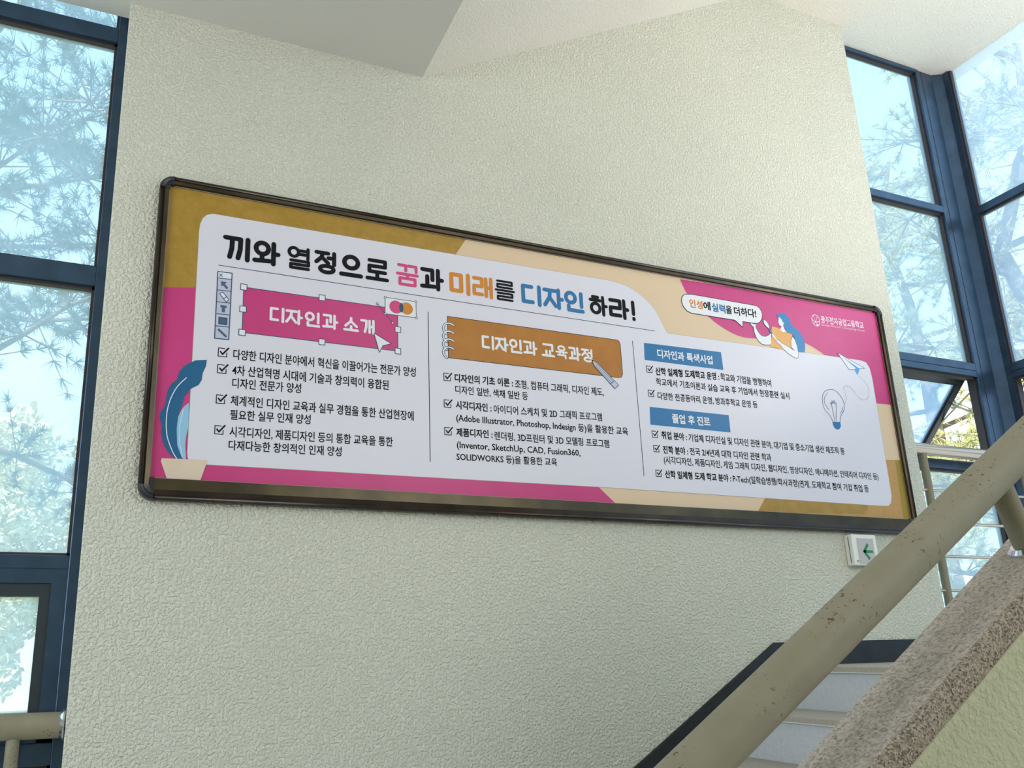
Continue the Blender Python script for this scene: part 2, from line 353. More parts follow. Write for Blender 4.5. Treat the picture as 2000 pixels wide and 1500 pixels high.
w2 = struct(empty('window_2', (4.5, YW, ZL)))
XA, XB = 4.0, 4.87
bar_v(w2, XB, XB+.03, ZL, 3.845, name='jamb')
bar_v(w2, XA-.06, XA, ZL, 3.845, name='jamb')
for z0, z1 in ((3.822, 3.847), (2.733, 2.782), (1.632, 1.680), (1.592, 1.630), (.98, 1.03), (ZL, ZL+.07)): bar_x(w2, XA, XB, z0, z1, d=.06, name='head' if z0 > 3 else 'transom')
for za, zb_ in ((2.782, 3.822), (1.68, 2.733), (ZL+.07, .98)): pane_y(w2, XA, XB, za, zb_)
def open_sash(par, lo, hi, hinge, L, ang, plane):     # awning sash tilted out at the bottom; plane 'y' opens to +Y, 'x' opens to +X
    dn, out = -math.cos(ang)*L, math.sin(ang)*L
    u = Vector((0, math.sin(ang), -math.cos(ang))); nn = Vector((0, math.cos(ang), math.sin(ang)))
    def tf(s, a, d):                                   # s along hinge, a down the sash, d thickness
        p = Vector((0, hinge[0], hinge[1])) + u*a + nn*d; p.x = s
        return (p.x, p.y, p.z) if plane == 'y' else (p.y, p.x, p.z)
    def bx(bb, s0, s1, a0, a1, d0, d1, mi=0):
        vs = [tf(s, a, d) for s in (s0, s1) for a in (a0, a1) for d in (d0, d1)]
        bb.add(vs, [(0, 1, 3, 2), (4, 6, 7, 5), (0, 4, 5, 1), (2, 3, 7, 6), (0, 2, 6, 4), (1, 5, 7, 3)], mi)
    q = B(); k = .042
    bx(q, lo, hi, 0, k, -.02, .02); bx(q, lo, hi, L-k, L, -.02, .02); bx(q, lo, lo+k, k, L-k, -.02, .02); bx(q, hi-k, hi, k, L-k, -.02, .02)
    bx(q, lo+k, hi-k, k, k+.008, -.01, .01, 1); bx(q, hi-k-.008, hi-k, k, L-k, -.01, .01, 1)
    so = q.build('sash', [m_sash, m_seal], par)
    q = B(); bx(q, lo+k, hi-k, k, L-k, -.002, .003); q.build('glass_pane', m_glass, so)
    return tf
tf = open_sash(w2, XA+.01, XB-.01, (YW+.085, 1.61), .60, math.radians(42), 'y')
B().tube((XB, YW+.05, 1.36), tf(XB-.012, .17, -.02), .006, 10).tube((XB, YW+.05, 1.52), tf(XB-.012, .30, -.02), .005, 10).build('friction_stay', m_steel, w2)
po = B().prism([(4.90, 3.128), (5.034, 3.128), (5.10, 3.094), (5.10, 3.06), (5.18, 3.06), (5.18, 3.21), (4.90, 3.21)], 2, ZL, 3.847)
po.box(4.928, 4.9305, 3.1265, 3.129, ZL, 3.847, 1)
po.build('corner_post', [m_frame, m_seal], w2)

w3 = struct(empty('window_3', (5.14, 1.5, ZL)))
YB0 = 3.06
def bar_y(par, y0, y1, z0, z1, name='transom'):
    return B().box(5.10, 5.16, y0, y1, z0, z1, bev=.003).box(5.118, 5.15, y0, y1, z0-.012, z0, 1).box(5.118, 5.15, y0, y1, z1, z1+.01, 1).build(name, [m_frame, m_seal], par)
ycuts = [YB0, 1.65, .25, -1.15, -2.55]
for i in range(4):
    ya, yb = ycuts[i+1]+.03, ycuts[i]
    for z0, z1 in ((2.733, 2.782), (1.632, 1.680), (1.592, 1.630), (.98, 1.03), (ZL, ZL+.07)): bar_y(w3, ya, yb, z0, z1)
    for za, zb_ in ((2.782, 3.846), (1.68, 2.733), (ZL+.07, .98)): B().box(5.135, 5.14, ya, yb, za, zb_).build('glass_pane', m_glass, w3)
    open_sash(w3, ya+.01, yb-.01, (5.185, 1.61), .60, math.radians(42 if i == 0 else 4), 'x')
    B().box(5.10, 5.17, ycuts[i+1]-.03, ycuts[i+1]+.03, ZL, 3.845, bev=.003).build('mullion', m_frame, w3)
B().box(5.112, 5.15, YB0-.013, YB0, ZL, 3.845).build('gasket', m_seal, w3)

# unseen window added behind the viewer, an opening for the front fill light
w4 = struct(empty('added_window', (3, -2.65, 1.3)))
for i in range(3): B().box(1.5+i*1.47, 1.56+i*1.47, -2.68, -2.62, 1.3, 3.4, bev=.003).build('mullion', m_frame, w4)
B().box(1.5, 4.5, -2.68, -2.62, 2.2, 2.26, bev=.003).build('transom', m_frame, w4)

w5 = struct(empty('assumed_window', (-3.25, .9, -.2)))  # unseen window, assumed in the left wall to go with the added cool lamp
for y in (-.5, .87, 2.24): B().box(-3.28, -3.22, y, y+.06, -.2, 2.0, bev=.003).build('mullion', m_frame, w5)
# ------------------------------------------------------------------ railings on the two landings
r = empty('landing_railing', (4.155, 3.05, ZL), 'steel landing railing with thin horizontal bars in front of the right corner windows', 'railing')
rt = B().tube((4.06, 3.045, 1.058), (4.99, 3.045, 1.058), .034, 28).tube((4.99, 3.045, 1.058), (4.99, -.9, 1.058), .034, 28); rt.build('top_rail', m_steel, r)
for x, y in ((4.155, 3.045), (4.99, 3.045), (4.99, 2.0), (4.99, .9)):
    B().tube((x, y, ZL), (x, y, 1.04), .021, 20).build('post', m_pipe, r)
for z in (.822, .640, .455, .27, .09):
    B().tube((4.06, 3.045, z), (4.99, 3.045, z), .0085, 12).tube((4.99, 3.045, z), (4.99, -.9, z), .0085, 12).build('bar', m_steel, r)
r = empty('window_railing', (-.29, 3.06, ZF), 'beige pipe railing before the left window, ending in a shiny round flange', 'railing')
B().tube((-3.15, 3.058, -.203), (-.150, 3.058, -.203), .042, 36).build('top_rail', m_pipe, r)
for k in range(3): B().tube((-.288-k*1.2, 3.058, ZF), (-.288-k*1.2, 3.058, -.22), .0205, 20).build('post', m_pipe, r)
B().tube((-.137, 3.058, -.203), (-.143, 3.058, -.203), .056, 36).tube((-.143, 3.058, -.203), (-.152, 3.058, -.203), .056, 36, r2=.045).build('flange', m_chrome, r)

# ------------------------------------------------------------------ exit direction sign
e0, e1 = at(1662, 1043, 1, 2.952), at(1719, 1105, 1, 2.952)
sg = empty('exit_sign', (e0.x, 2.975, e1.z), 'small white box sign with a green arrow pointing left, under the notice board', 'sign')
hs = B().box(e0.x, e1.x, 2.952, 3.0, e1.z, e0.z, bev=.005)
hs.box(e0.x+.012, e0.x+.028, 2.9515, 2.953, e1.z+.014, e1.z+.018, 1).box(e0.x+.012, e0.x+.028, 2.9515, 2.953, e1.z+.021, e1.z+.025, 1)
hs.box(e0.x-.001, e0.x+.002, 2.972, 2.976, e1.z+.012, e0.z-.012, 1)
hs.build('housing', [mat('sign_plastic', (228, 228, 220), .45), mat('sign_slot', (110, 108, 100), .6)], sg)
p0, p1 = at(1673, 1051, 1, 2.95), at(1712, 1101, 1, 2.95)
B().box(p0.x, p1.x, 2.9495, 2.953, p1.z, p0.z).build('face_panel', mat('sign_face', (188, 180, 176), .35), sg)
m_green = mat('sign_green', (10, 128, 74), .5)
ax, az = (at(1687, 1077, 1, 2.95)).x, (at(1687, 1077, 1, 2.95)).z
ar = B()
def strip(bb, a, c_, wd, y=2.9485, mi=0):
    a, c_ = Vector(a), Vector(c_); d = (c_-a).normalized(); nn = Vector((-d.y, d.x))*wd/2
    bb.prism([tuple(a+nn), tuple(c_+nn), tuple(c_-nn), tuple(a-nn)], 1, y, y+.0012, mi)
strip(ar, (ax+.004, az), (ax+.062, az), .014); strip(ar, (ax, az-.004), (ax+.034, az+.038), .014); strip(ar, (ax, az+.004), (ax+.034, az-.038), .014)
ar.build('arrow', m_green, sg)

# ------------------------------------------------------------------ notice board
YF, YP = 2.960, 2.982            # front of the frame, poster sheet
nb = empty('notice_board', (2.0, 2.98, .557), 'very wide brown-framed notice board with a pink and ochre Korean poster', 'notice board')
o0, o1 = at(322, 342, 1, YF), at(1789, 1040, 1, YF)
xl = at(290, 660, 1, YF).x; xr = at(1757, 800, 1, YF).x
zt0 = (at(900, 447, 1, YF).z + at(400, 353, 1, YF).z)/2; zb0 = at(900, 1003, 1, YF-0).z
i_l = at(313, 650, 1, YP).x; i_r = at(1741, 800, 1, YP).x; i_t = at(900, 466, 1, YP).z; i_b = at(900, 966, 1, YP).z
print('board', xl, xr, zb0, zt0, i_l, i_r, i_b, i_t)
RC = .055
def rail(a0, a1, outer, inner, horiz, nm='frame_rail'):
    # profile across the rail: outer side, raised outer bead, groove, inclined inner face, pale lip
    s = 1 if outer > inner else -1
    w_ = abs(outer-inner)
    prof = [(outer, D), (outer, YF+.010), (outer-s*.004, YF+.003), (outer-s*.010, YF), (outer-s*.017, YF+.003), (outer-s*.019, YF+.006), (outer-s*(.022 if w_ < .05 else w_*.45), YF+.003),
            (outer-s*(w_-.004), YF+.007), (outer-s*(w_-.0035), YP-.003), (inner, YP-.003), (inner, D)]
    q = B(); k = len(prof)
    def P3(p, t): return (t, p[1], p[0]) if horiz else (p[0], p[1], t)
    vs = [P3(p, a0) for p in prof] + [P3(p, a1) for p in prof]
    q.add(vs, [(j, (j+1) % k, k+(j+1) % k, k+j) for j in range(k)] + [tuple(range(k))[::-1], tuple(range(k, 2*k))])
    q.m[6] = 1; q.m[8] = 2
    for j in range(2, 4): q.sm[j] = True
    return q.build(nm, [m_brown, m_brass, m_lip], nb)
rail(xl+RC, xr-RC, zt0, i_t, True); rail(xl+RC, xr-RC, zb0, i_b, True)
rail(zb0+RC, zt0-RC, xl, i_l, False); rail(zb0+RC, zt0-RC, xr, i_r, False)
for sx, sz, ox, oz, ix, iz in ((1, -1, xl, zt0, i_l, i_t), (-1, -1, xr, zt0, i_r, i_t), (1, 1, xl, zb0, i_l, i_b), (-1, 1, xr, zb0, i_r, i_b)):
    q = B(); n = 10; R = RC
    def arc(off):   # rounded outer outline offset inwards
        cx_, cz_ = ox+sx*R, oz+sz*R; rr_ = R-off
        return [(cx_-sx*rr_*math.cos(a), cz_-sz*rr_*math.sin(a)) for a in [math.pi/2*i/n for i in range(n+1)]]
    rings = [(0, D), (0, YF+.008), (.004, YF), (.010, YF-.002), (.018, YF+.001), (.021, YF+.004), (.024, YF+.002)]
    pts = [[(p[0], yy, p[1]) for p in arc(o_)] for o_, yy in rings]
    # last ring: inner corner L
    for a_, b_ in zip(pts[:-1], pts[1:]):
        q.add(a_+b_, [(i, i+1, n+2+i, n+1+i) for i in range(n)], 0, True)
    inner = [(ox+sx*R, iz), (ix, iz), (ix, oz+sz*R)]
    last = pts[-1]; yl = rings[-1][1]
    poly = [(p[0], p[2]) for p in last] + [(ix if False else ix, oz+sz*R)][0:0]
    cap = [(p[0], yl, p[2]) for p in last] + [(ox+sx*R, yl+.004, iz), (ix, yl+.004, iz), (ix, yl+.004, oz+sz*R)]
    q.add(cap, [tuple(range(len(cap)))])
    k2 = [(ox+sx*R, yl+.004, iz), (ix, yl+.004, iz), (ix, yl+.004, oz+sz*R), (ox+sx*R, YP, iz), (ix, YP, iz), (ix, YP, oz+sz*R)]
    q.add(k2, [(0, 1, 4, 3), (1, 2, 5, 4)])
    q.build('corner_cap', m_cap, nb)

# ---- poster: coordinates are (X, Z) metres on the sheet; bp() reads a place on the sheet from the photograph
def bp(x, y):
    p = at(x, y, 1, YP); return Vector((p.x, p.z))
LAYER = .00035
class Print:
    def __init__(s): s.b = B(); s.mats = []; s.n = 0
    def ly(s, layer): s.n += 1; return YP - LAYER*layer - 2e-6*s.n
    def mi(s, m):
        m = P[m]
        if m not in s.mats: s.mats.append(m)
        return s.mats.index(m)
    def poly(s, pts, m, layer, px=True):
        if px: pts = [bp(*p) for p in pts]
        y = s.ly(layer); v3 = [Vector((p[0], p[1], 0)) for p in pts]
        s.b.add([(p[0], y, p[1]) for p in pts], [tuple(t) for t in tessellate_polygon([v3])], s.mi(m)); return s
    def line(s, pts, wd, m, layer, px=True, closed=False, cap=True):
        if px: pts = [bp(*p) for p in pts]
        pts = [Vector((p[0], p[1])) for p in pts]
        if closed: pts = pts + [pts[0]]
        k = s.mi(m); h = wd/2
        for a, c_ in zip(pts[:-1], pts[1:]):
            d = c_-a
            if d.length < 1e-6: continue
            d.normalize(); nn = Vector((-d.y, d.x))*h; y = s.ly(layer)
            s.b.add([(q.x, y, q.y) for q in (a+nn, c_+nn, c_-nn, a-nn)], [(0, 1, 2, 3)], k)
        if cap:
            for a in pts:
                y = s.ly(layer)
                s.b.add([(a.x+h*math.cos(t*math.pi/5), y, a.y+h*math.sin(t*math.pi/5)) for t in range(10)], [tuple(range(10))], k)
        return s
    def disc(s, c_, rx, rz, m, layer, px=True, rot=0, n=24):
        c_ = bp(*c_) if px else Vector(c_)
        pts = []
        for t in range(n):
            a = 2*math.pi*t/n; u, v = rx*math.cos(a), rz*math.sin(a)
            pts.append((c_.x+u*math.cos(rot)-v*math.sin(rot), c_.y+u*math.sin(rot)+v*math.cos(rot)))
        return s.poly(pts, m, layer, px=False)
    def build(s, name, parent): return s.b.build(name, s.mats, parent, recalc=False)
def spline(pts, n=8, closed=False):
    out = []; k = len(pts); P_ = [Vector(p) for p in pts]
    rng = range(k if closed else k-1)
    for i in rng:
        g_ = lambda j: P_[j % k] if closed else P_[max(0, min(k-1, j))]
        p0_, p1_, p2_, p3_ = g_(i-1), g_(i), g_(i+1), g_(i+2)
        for t in range(n):
            t /= n
            out.append(.5*((2*p1_)+(p2_-p0_)*t+(2*p0_-5*p1_+4*p2_-p3_)*t*t+(3*p1_-p0_-3*p2_+p3_)*t**3))
    if not closed: out.append(P_[-1])
    return out

ps = B().box(i_l-.004, i_r+.004, YP, YP+.003, i_b-.004, i_t+.004).build('poster', P['beige'], nb)
q = Print()
q.poly([(326, 350), (913, 458), (910, 467), (880, 512), (500, 640), (385, 563), (312, 561)], 'ochre', 1)
q.poly([(318, 561), (500, 563), (500, 900), (1168, 950), (1207, 988), (280, 955)], 'pink', 1.3)
q.poly([(1500, 960), (1730, 960), (1700, 897), (1770, 899), (1792, 1030), (1480, 1010)], 'tan', 1)
q.poly([(1500, 962), (1700, 975), (1690, 1004), (1480, 1000)], 'ochre', 1.4)
q.poly([(1748, 899), (1760, 899), (1782, 1024), (1766, 1022)], 'mustard', 1.5)
c1 = spline([(1327, 545), (1341, 574), (1360, 598), (1382, 618), (1404, 636), (1440, 656), (1475, 662), (1530, 660), (1575, 672), (1610, 694)], 5)
q.poly([tuple(p) for p in c1] + [(1620, 730), (1705, 787), (1742, 791), (1712, 606)], 'pink', 1.2)
q.line([tuple(p) for p in c1], .004, 'beige', 1.4)
q.build('background_print', ps)
# white panel with soft dark edge
pan = [tuple(p) for p in spline([(1190, 548), (1222, 558), (1252, 577), (1279, 606), (1293, 632), (1303, 651)], 6)]
pan = [(366, 884), (389, 452), (391, 438), (396, 427), (404, 420), (416, 418)] + pan + [(1480, 676), (1680, 704), (1691, 708), (1698, 719), (1703, 738), (1741, 968), (1740, 982), (1735, 988), (1722, 988), (1170, 951), (382, 906), (372, 902), (367, 895)]
q = Print(); q.poly(pan, 'white', 3).line(pan, .0035, 'shade', 2, closed=True)
q.build('panel_print', ps)

# lettering set in the built-in font, fitted between two places on the sheet
def text(body, lb, rb, hpx, col, bold=0.0, layer=5, parent=ps, name='text_line', build=True):
    cu = bpy.data.curves.new('lettering', 'FONT'); cu.body = body; cu.size = 1; cu.resolution_u = 2
    cu.offset = bold; cu.fill_mode = 'BOTH'
    to = bpy.data.objects.new('lettering', cu); COL.objects.link(to)
    dg = bpy.context.evaluated_depsgraph_get(); me = bpy.data.meshes.new_from_object(to.evaluated_get(dg))
    bpy.data.objects.remove(to); bpy.data.curves.remove(cu)
    a, c_ = bp(*lb), bp(*rb); top = bp(lb[0], lb[1]-hpx)
    xs = [v.co.x for v in me.vertices]; x0, x1 = min(xs), max(xs); em = (top.y-a.y)/.86
    off = Vector((0, 0, 0)); p = parent
    while p is not None: off += p.location; p = p.parent
    y = YP - LAYER*layer
    for v in me.vertices:
        u = (v.co.x-x0)/(x1-x0)
        v.co = Vector((a.x+(c_.x-a.x)*u, y, a.y+(c_.y-a.y)*u+(v.co.y+.08)*em)) - off
    me.materials.clear(); me.materials.append(P[col])
    return link(bpy.data.objects.new(name, me), parent)

BR_ = .015; BB = .028
L = [("다양한 디자인 분야에서 혁신을 이끌어가는 전문가 양성", (455, 702), (812, 736.5), 19, 0), ("4차 산업혁명 시대에 기술과 창의력이 융합된", (453, 732.5), (759, 762), 19, 0),
     ("디자인 전문가 양성", (453, 758), (588, 768.5), 18.5, 0), ("체계적인 디자인 교육과 실무 경험을 통한 산업현장에", (450, 792), (808, 822), 19, 0),
     ("필요한 실무 인재 양성", (449, 819.5), (606.5, 829), 18.5, 0), ("시각디자인, 제품디자인 등의 통합 교육을 통한", (447.6, 853), (767, 872.5), 19, 0),
     ("다재다능한 창의적인 인재 양성", (446, 879), (667, 891.5), 18.5, 0),
     ("디자인의 기초 이론 :", (888, 746), (1002, 756), 15, 1), ("조형, 컴퓨터 그래픽, 디자인 제도,", (1005.7, 758), (1179.5, 774), 15.5, 0),
     ("디자인 일반, 색채 일반 등", (889, 768.5), (1031, 782), 15, 0), ("시각디자인 :", (890, 798.5), (960, 805), 15, 1), ("아이디어 스케치 및 2D 그래픽 프로그램", (964, 807), (1176, 823), 15.5, 0),
     ("(Adobe Illustrator, Photoshop, Indesign 등)을 활용한 교육", (891, 823.5), (1226.8, 850.5), 15.5, 0), ("제품디자인 :", (891, 852), (962, 856.5), 15, 1),
     ("렌더링, 3D프린터 및 3D 모델링 프로그램", (966, 859), (1190, 875), 15.5, 0), ("(Inventor, SketchUp, CAD, Fusion360,", (892, 876), (1133.6, 892), 15.5, 0),
     ("SOLIDWORKS 등)을 활용한 교육", (891.6, 899.5), (1088, 910.5), 15, 0),
     ("산학 일체형 도제학교 운영 :", (1280.4, 732.5), (1405, 743), 14, 1), ("학교와 기업을 병행하여", (1407.5, 743.5), (1506.6, 756.6), 14, 0),
     ("학교에서 기초이론과 실습 교육 후 기업에서 현장훈련 실시", (1281.6, 752.5), (1542, 780.5), 13.5, 0), ("다양한 전공동아리 운영, 방과후학교 운영 등", (1284.6, 780), (1479.6, 797.5), 13.5, 0),
     ("취업 분야 :", (1292, 857), (1341.6, 861), 14, 1), ("기업체 디자인실 및 디자인 관련 분야, 대기업 및 중소기업 생산 제조직 등", (1345, 862), (1650, 888.5), 14, 0),
     ("진학 분야 :", (1295, 885.5), (1344, 889), 14, 1), ("전국 2/4년제 대학 디자인 관련 학과", (1347.6, 889), (1506.6, 901), 14, 0),
     ("(시각디자인, 제품디자인, 게임 그래픽 디자인, 웹디자인, 영상디자인, 애니메이션, 인테리어 디자인 등)", (1296.6, 905.5), (1716, 938), 14, 0),
     ("산학 일체형 도제 학교 분야 :", (1299, 933.5), (1428, 941.5), 14, 1), ("P-Tech(일학습병행/학사과정)연계, 도제학교 참여 기업 취업 등", (1431.6, 942), (1697, 962), 14, 0)]
for body, lb, rb, h, bold in L: text(body, lb, rb, h, 'black', BB if bold else BR_)
for (x, y), s_ in (((435, 688.6), 16), ((433.6, 721), 16), ((431, 780), 16), ((428, 840), 16), ((873.5, 736.6), 14), ((874, 788.6), 14), ((875, 842.5), 14),
                   ((1268, 721.5), 12), ((1271.4, 768.6), 12), ((1278.6, 848.4), 12), ((1281.6, 876.6), 12), ((1286, 924.6), 12)):
    h = s_/2; k_ = s_/16; cc = bp(x, y); u = (bp(x, y-h)-cc).length
    q = Print(); q.line([(cc.x-u, cc.y+u), (cc.x+u*.5, cc.y+u)], .0032, 'black', 5, px=False, cap=False)
    q.line([(cc.x+u*.9, cc.y), (cc.x+u*.9, cc.y-u), (cc.x-u, cc.y-u), (cc.x-u, cc.y+u)], .0032, 'black', 5, px=False)
    q.line([(cc.x-u*.5, cc.y+u*.15), (cc.x-u*.05, cc.y-u*.45), (cc.x+u*1.25, cc.y+u*1.15)], .0062*k_**.5, 'black', 5.2, px=False)
    q.build('check_box', ps)

# rounded stroke lettering for the headline and banners
def cir(x0, y0, x1, y1):
    return [[((x0+x1)/2+(x1-x0)/2*math.cos(a*math.pi/9), (y0+y1)/2+(y1-y0)/2*math.sin(a*math.pi/9)) for a in range(19)]]
def jm(ch, x0, y0, x1, y1):
    G = {'g': [[(0, 1), (1, 1), (.97, .45), (.7, 0)]], 'G': [[(0, 1), (1, 1), (1, 0)]], 'n': [[(0, 1), (0, 0), (1, 0)]], 'd': [[(.92, 1), (0, 1), (0, 0), (1, 0)]],
         'r': [[(0, 1), (1, 1), (1, .5), (0, .5), (0, 0), (1, 0)]], 'm': [[(0, 1), (1, 1), (1, 0), (0, 0), (0, 1)]],
         's': [[(.5, 1), (.48, .62), (0, 0)], [(.5, .6), (1, 0)]], 'j': [[(0, 1), (1, 1)], [(.52, 1), (.46, .55), (0, 0)], [(.5, .5), (1, 0)]],
         'h': [[(.25, 1.0), (.78, 1.0)], [(0, .80), (1, .80)]]}[ch]
    out = [[(x0+p[0]*(x1-x0), y0+p[1]*(y1-y0)) for p in st_] for st_ in G]
    if ch == 'h': out += cir(x0+.06*(x1-x0), y0, x1-.06*(x1-x0), y0+.6*(y1-y0))
    return out
def V(*p): return [list(p)]
SY = {'끼': jm('g', .0, .04, .30, .97)+jm('g', .36, .04, .66, .97)+V((.97, 0), (.97, 1)), '와': cir(.04, .42, .58, .98)+V((.31, .42), (.31, .12))+V((0, .08), (.64, .12))+V((.80, 0), (.80, 1))+V((.8, .5), (1, .5)),
      '열': cir(0, .56, .46, 1)+V((.92, .5), (.92, 1))+V((.46, .88), (.92, .88))+V((.46, .70), (.92, .70))+jm('r', .1, 0, .95, .36),
      '정': jm('j', 0, .48, .62, .97)+V((.94, .42), (.94, 1))+V((.64, .74), (.94, .74))+cir(.2, 0, .92, .33), '으': cir(.15, .4, .85, 1)+V((0, .06), (1, .06)),
      '로': jm('r', .1, .42, .9, 1)+V((.5, .42), (.5, .06))+V((0, .06), (1, .06)),
      '꿈': jm('G', .06, .72, .42, 1)+jm('G', .56, .72, .94, 1)+V((0, .54), (1, .54))+V((.5, .54), (.5, .34))+jm('m', .12, 0, .88, .32),
      '과': jm('G', .02, .46, .52, .97)+V((.26, .62), (.26, .14))+V((0, .08), (.62, .12))+V((.80, 0), (.80, 1))+V((.8, .5), (1, .5)),
      '미': jm('m', 0, .1, .56, .95)+V((.97, 0), (.97, 1)), '래': jm('r', 0, .1, .46, .95)+V((.70, .04), (.70, .97))+V((1, 0), (1, 1))+V((.7, .5), (1, .5)),
      '를': jm('r', .1, .66, .9, 1)+V((0, .5), (1, .5))+jm('r', .1, 0, .9, .34), '디': jm('d', 0, .1, .56, .95)+V((.97, 0), (.97, 1)),
      '자': jm('j', 0, .08, .62, .93)+V((.80, 0), (.80, 1))+V((.8, .5), (1, .5)), '인': cir(0, .42, .56, .98)+V((.92, .26), (.92, 1))+jm('n', .14, 0, .98, .24),
      '하': jm('h', 0, .06, .62, .97)+V((.80, 0), (.80, 1))+V((.8, .5), (1, .5)), '라': jm('r', 0, .1, .56, .95)+V((.80, 0), (.80, 1))+V((.8, .5), (1, .5)),
      '!': V((.5, 1), (.5, .32))+V((.5, .02), (.5, .05)), '소': jm('s', .08, .36, .92, 1)+V((.5, .34), (.5, .08))+V((0, .06), (1, .06)),
      '개': jm('g', 0, .06, .42, .95)+V((.68, .04), (.68, .97))+V((1, 0), (1, 1))+V((.68, .5), (1, .5)),
      '교': jm('G', .1, .5, .88, .98)+V((.34, .46), (.34, .08))+V((.66, .46), (.66, .08))+V((0, .06), (1, .06)),
      '육': cir(.2, .64, .8, 1)+V((0, .50), (1, .50))+V((.33, .5), (.33, .34))+V((.67, .5), (.67, .34))+jm('G', .14, 0, .86, .25)}
def set_word(items, ztop, zbot, wd, parent, name, layer=5):      # one part per word or colour
    run = [items[0]]
    for a, c_ in zip(items[:-1], items[1:]):
        if c_[4] != a[4] or c_[1]-a[2] > 6.5: one_word(run, ztop, zbot, wd, parent, name, layer); run = []
        run.append(c_)
    one_word(run, ztop, zbot, wd, parent, name, layer)
def one_word(items, ztop, zbot, wd, parent, name, layer):
    q = Print()
    for ch, x0, x1, ym, col in items:
        a, c_ = bp(x0, ym), bp(x1, ym); h = wd/2
        X0_, X1_ = a.x+h, c_.x-h
        sl = {'를': .56, '꿈': .72, '열': .72, '육': .8, '로': .88, '래': .9, '정': .9, '하': .88}.get(ch, 1.0)
        for st_ in SY[ch]:
            q.line([(X0_+p[0]*(X1_-X0_), zbot+h+p[1]*(ztop-zbot-wd)) for p in st_], wd*sl, col, layer, px=False)
    return q.build(name, parent)
hz1 = bp(437, 457).y; hz0 = bp(437, 506).y
print('headline z', hz1, hz0, bp(1237, 588).y, bp(1237, 628).y, bp(560, 534).y, bp(736, 556).y)
zt_, zb_h = (hz1+bp(1237, 588).y)/2, (hz0+bp(1237, 628).y)/2
HW = (zt_-zb_h)*.18
set_word([('끼', 434.5, 490, 482, 'black'), ('와', 493, 548, 493, 'black'), ('열', 559.5, 609, 505, 'black'), ('정', 613, 659, 515, 'black'), ('으', 662, 709, 523, 'black'), ('로', 713, 760, 532, 'black'),
          ('꿈', 772, 819, 541, 'pinkt'), ('과', 820, 867, 548, 'black'), ('미', 877.5, 919, 556, 'orange'), ('래', 922, 962.5, 563, 'orange'), ('를', 964.5, 1007, 570, 'black'),
          ('디', 1018, 1057.5, 577, 'blue'), ('자', 1060, 1101, 584, 'blue'), ('인', 1102, 1141, 591, 'blue'), ('하', 1150, 1187, 598, 'black'), ('라', 1189, 1228.5, 604, 'black'), ('!', 1230, 1243, 608, 'black')],
         zt_, zb_h, HW, ps, 'headline_word')
# rules
q = Print(); q.line([(426.5, 518), (900, 590), (1278.5, 646.5)], .0028, 'dark', 4, cap=False); q.line([(836, 609), (840, 902)], .0032, 'dark', 4, cap=False); q.line([(1235, 666), (1257.6, 930)], .0032, 'dark', 4, cap=False)
q.build('ruled_line', ps)
# pink banner with selection handles, cursor and two circles
pk = [(476, 561), (776.5, 604), (777, 686), (472.7, 649.5)]
q = Print(); q.poly(pk, 'pink', 4).line(pk, .003, 'navy', 4.6, closed=True)
for x, y in pk + [(629, 582), (474.5, 604), (777, 644), (628.5, 668)]:
    cc = bp(x, y); u = .0125
    sq = [(cc.x-u, cc.y-u), (cc.x+u, cc.y-u), (cc.x+u, cc.y+u), (cc.x-u, cc.y+u)]
    q.poly(sq, 'pale', 5, px=False).line(sq, .003, 'navy', 5.3, px=False, closed=True)
bxs = [(752, 581), (812, 589.7), (813, 621), (752, 613)]
q.poly(bxs, 'pale', 5).line(bxs, .0025, 'navy', 5.3, closed=True)
for p in bxs + [(736.8, 593.6), (766.7, 631)]: q.disc(p, .006, .006, 'navy', 5.6, n=12).disc(p, .0035, .0035, 'pale', 5.9, n=10)
q.line([(736.8, 593.6), (752, 613), (766.7, 631)], .0025, 'navy', 5.4)
rr_ = (bp(772, 587)-bp(772, 599.5)).length
q.disc((773, 600), rr_, rr_, 'pinkt', 5.6).disc((794, 603), rr_*.95, rr_*.95, 'orange', 5.7).disc((783.5, 601.3), rr_*.32, rr_*.75, 'navy', 5.9)
cur = [(730, 651), (764, 671.8), (747.5, 675.5), (740.8, 688.5)]
q.poly(cur, 'pale', 6).line(cur, .003, 'navy', 6.3, closed=True)
q.build('banner_print', ps)
zt1, zb1 = bp(527, 598).y, bp(527, 628.5).y
set_word([('디', 526.5, 556, 613, 'pale'), ('자', 557, 592, 617, 'pale'), ('인', 595, 626, 622, 'pale'), ('과', 629, 661, 626, 'pale'), ('소', 670, 701, 631, 'pale'), ('개', 703, 731.5, 636, 'pale')], zt1, zb1, (zt1-zb1)*.165, ps, 'banner_word', 5.6)
# orange notebook banner
nbk = [(873.5, 618), (1203, 664), (1208, 666), (1211, 672), (1215.8, 731), (1213, 737), (1206, 737.5), (875.6, 698.8)]
q = Print(); q.poly(nbk, 'brown', 4).line(nbk, .0028, 'dark', 4.6, closed=True)
for i in range(4):
    oy = i*15.6
    ring = [(885.5, 635.5+oy), (879, 632+oy), (872, 632+oy), (867, 636+oy), (865.6, 641.5+oy), (867.5, 647+oy), (872.5, 652.5+oy)] 
    ring = [tuple(p) for p in spline(ring, 4)]
    q.line(ring, .0105, 'navy', 5).line(ring, .0055, 'pale', 5.3)
tip, end = Vector((1154.5, 703)), Vector((1204, 756)); d_ = (end-tip).normalized(); nn = Vector((-d_.y, d_.x))
body = [tuple(tip), tuple(tip+d_*13+nn*4), tuple(end+nn*5), tuple(end-nn*5), tuple(tip+d_*13-nn*4)]
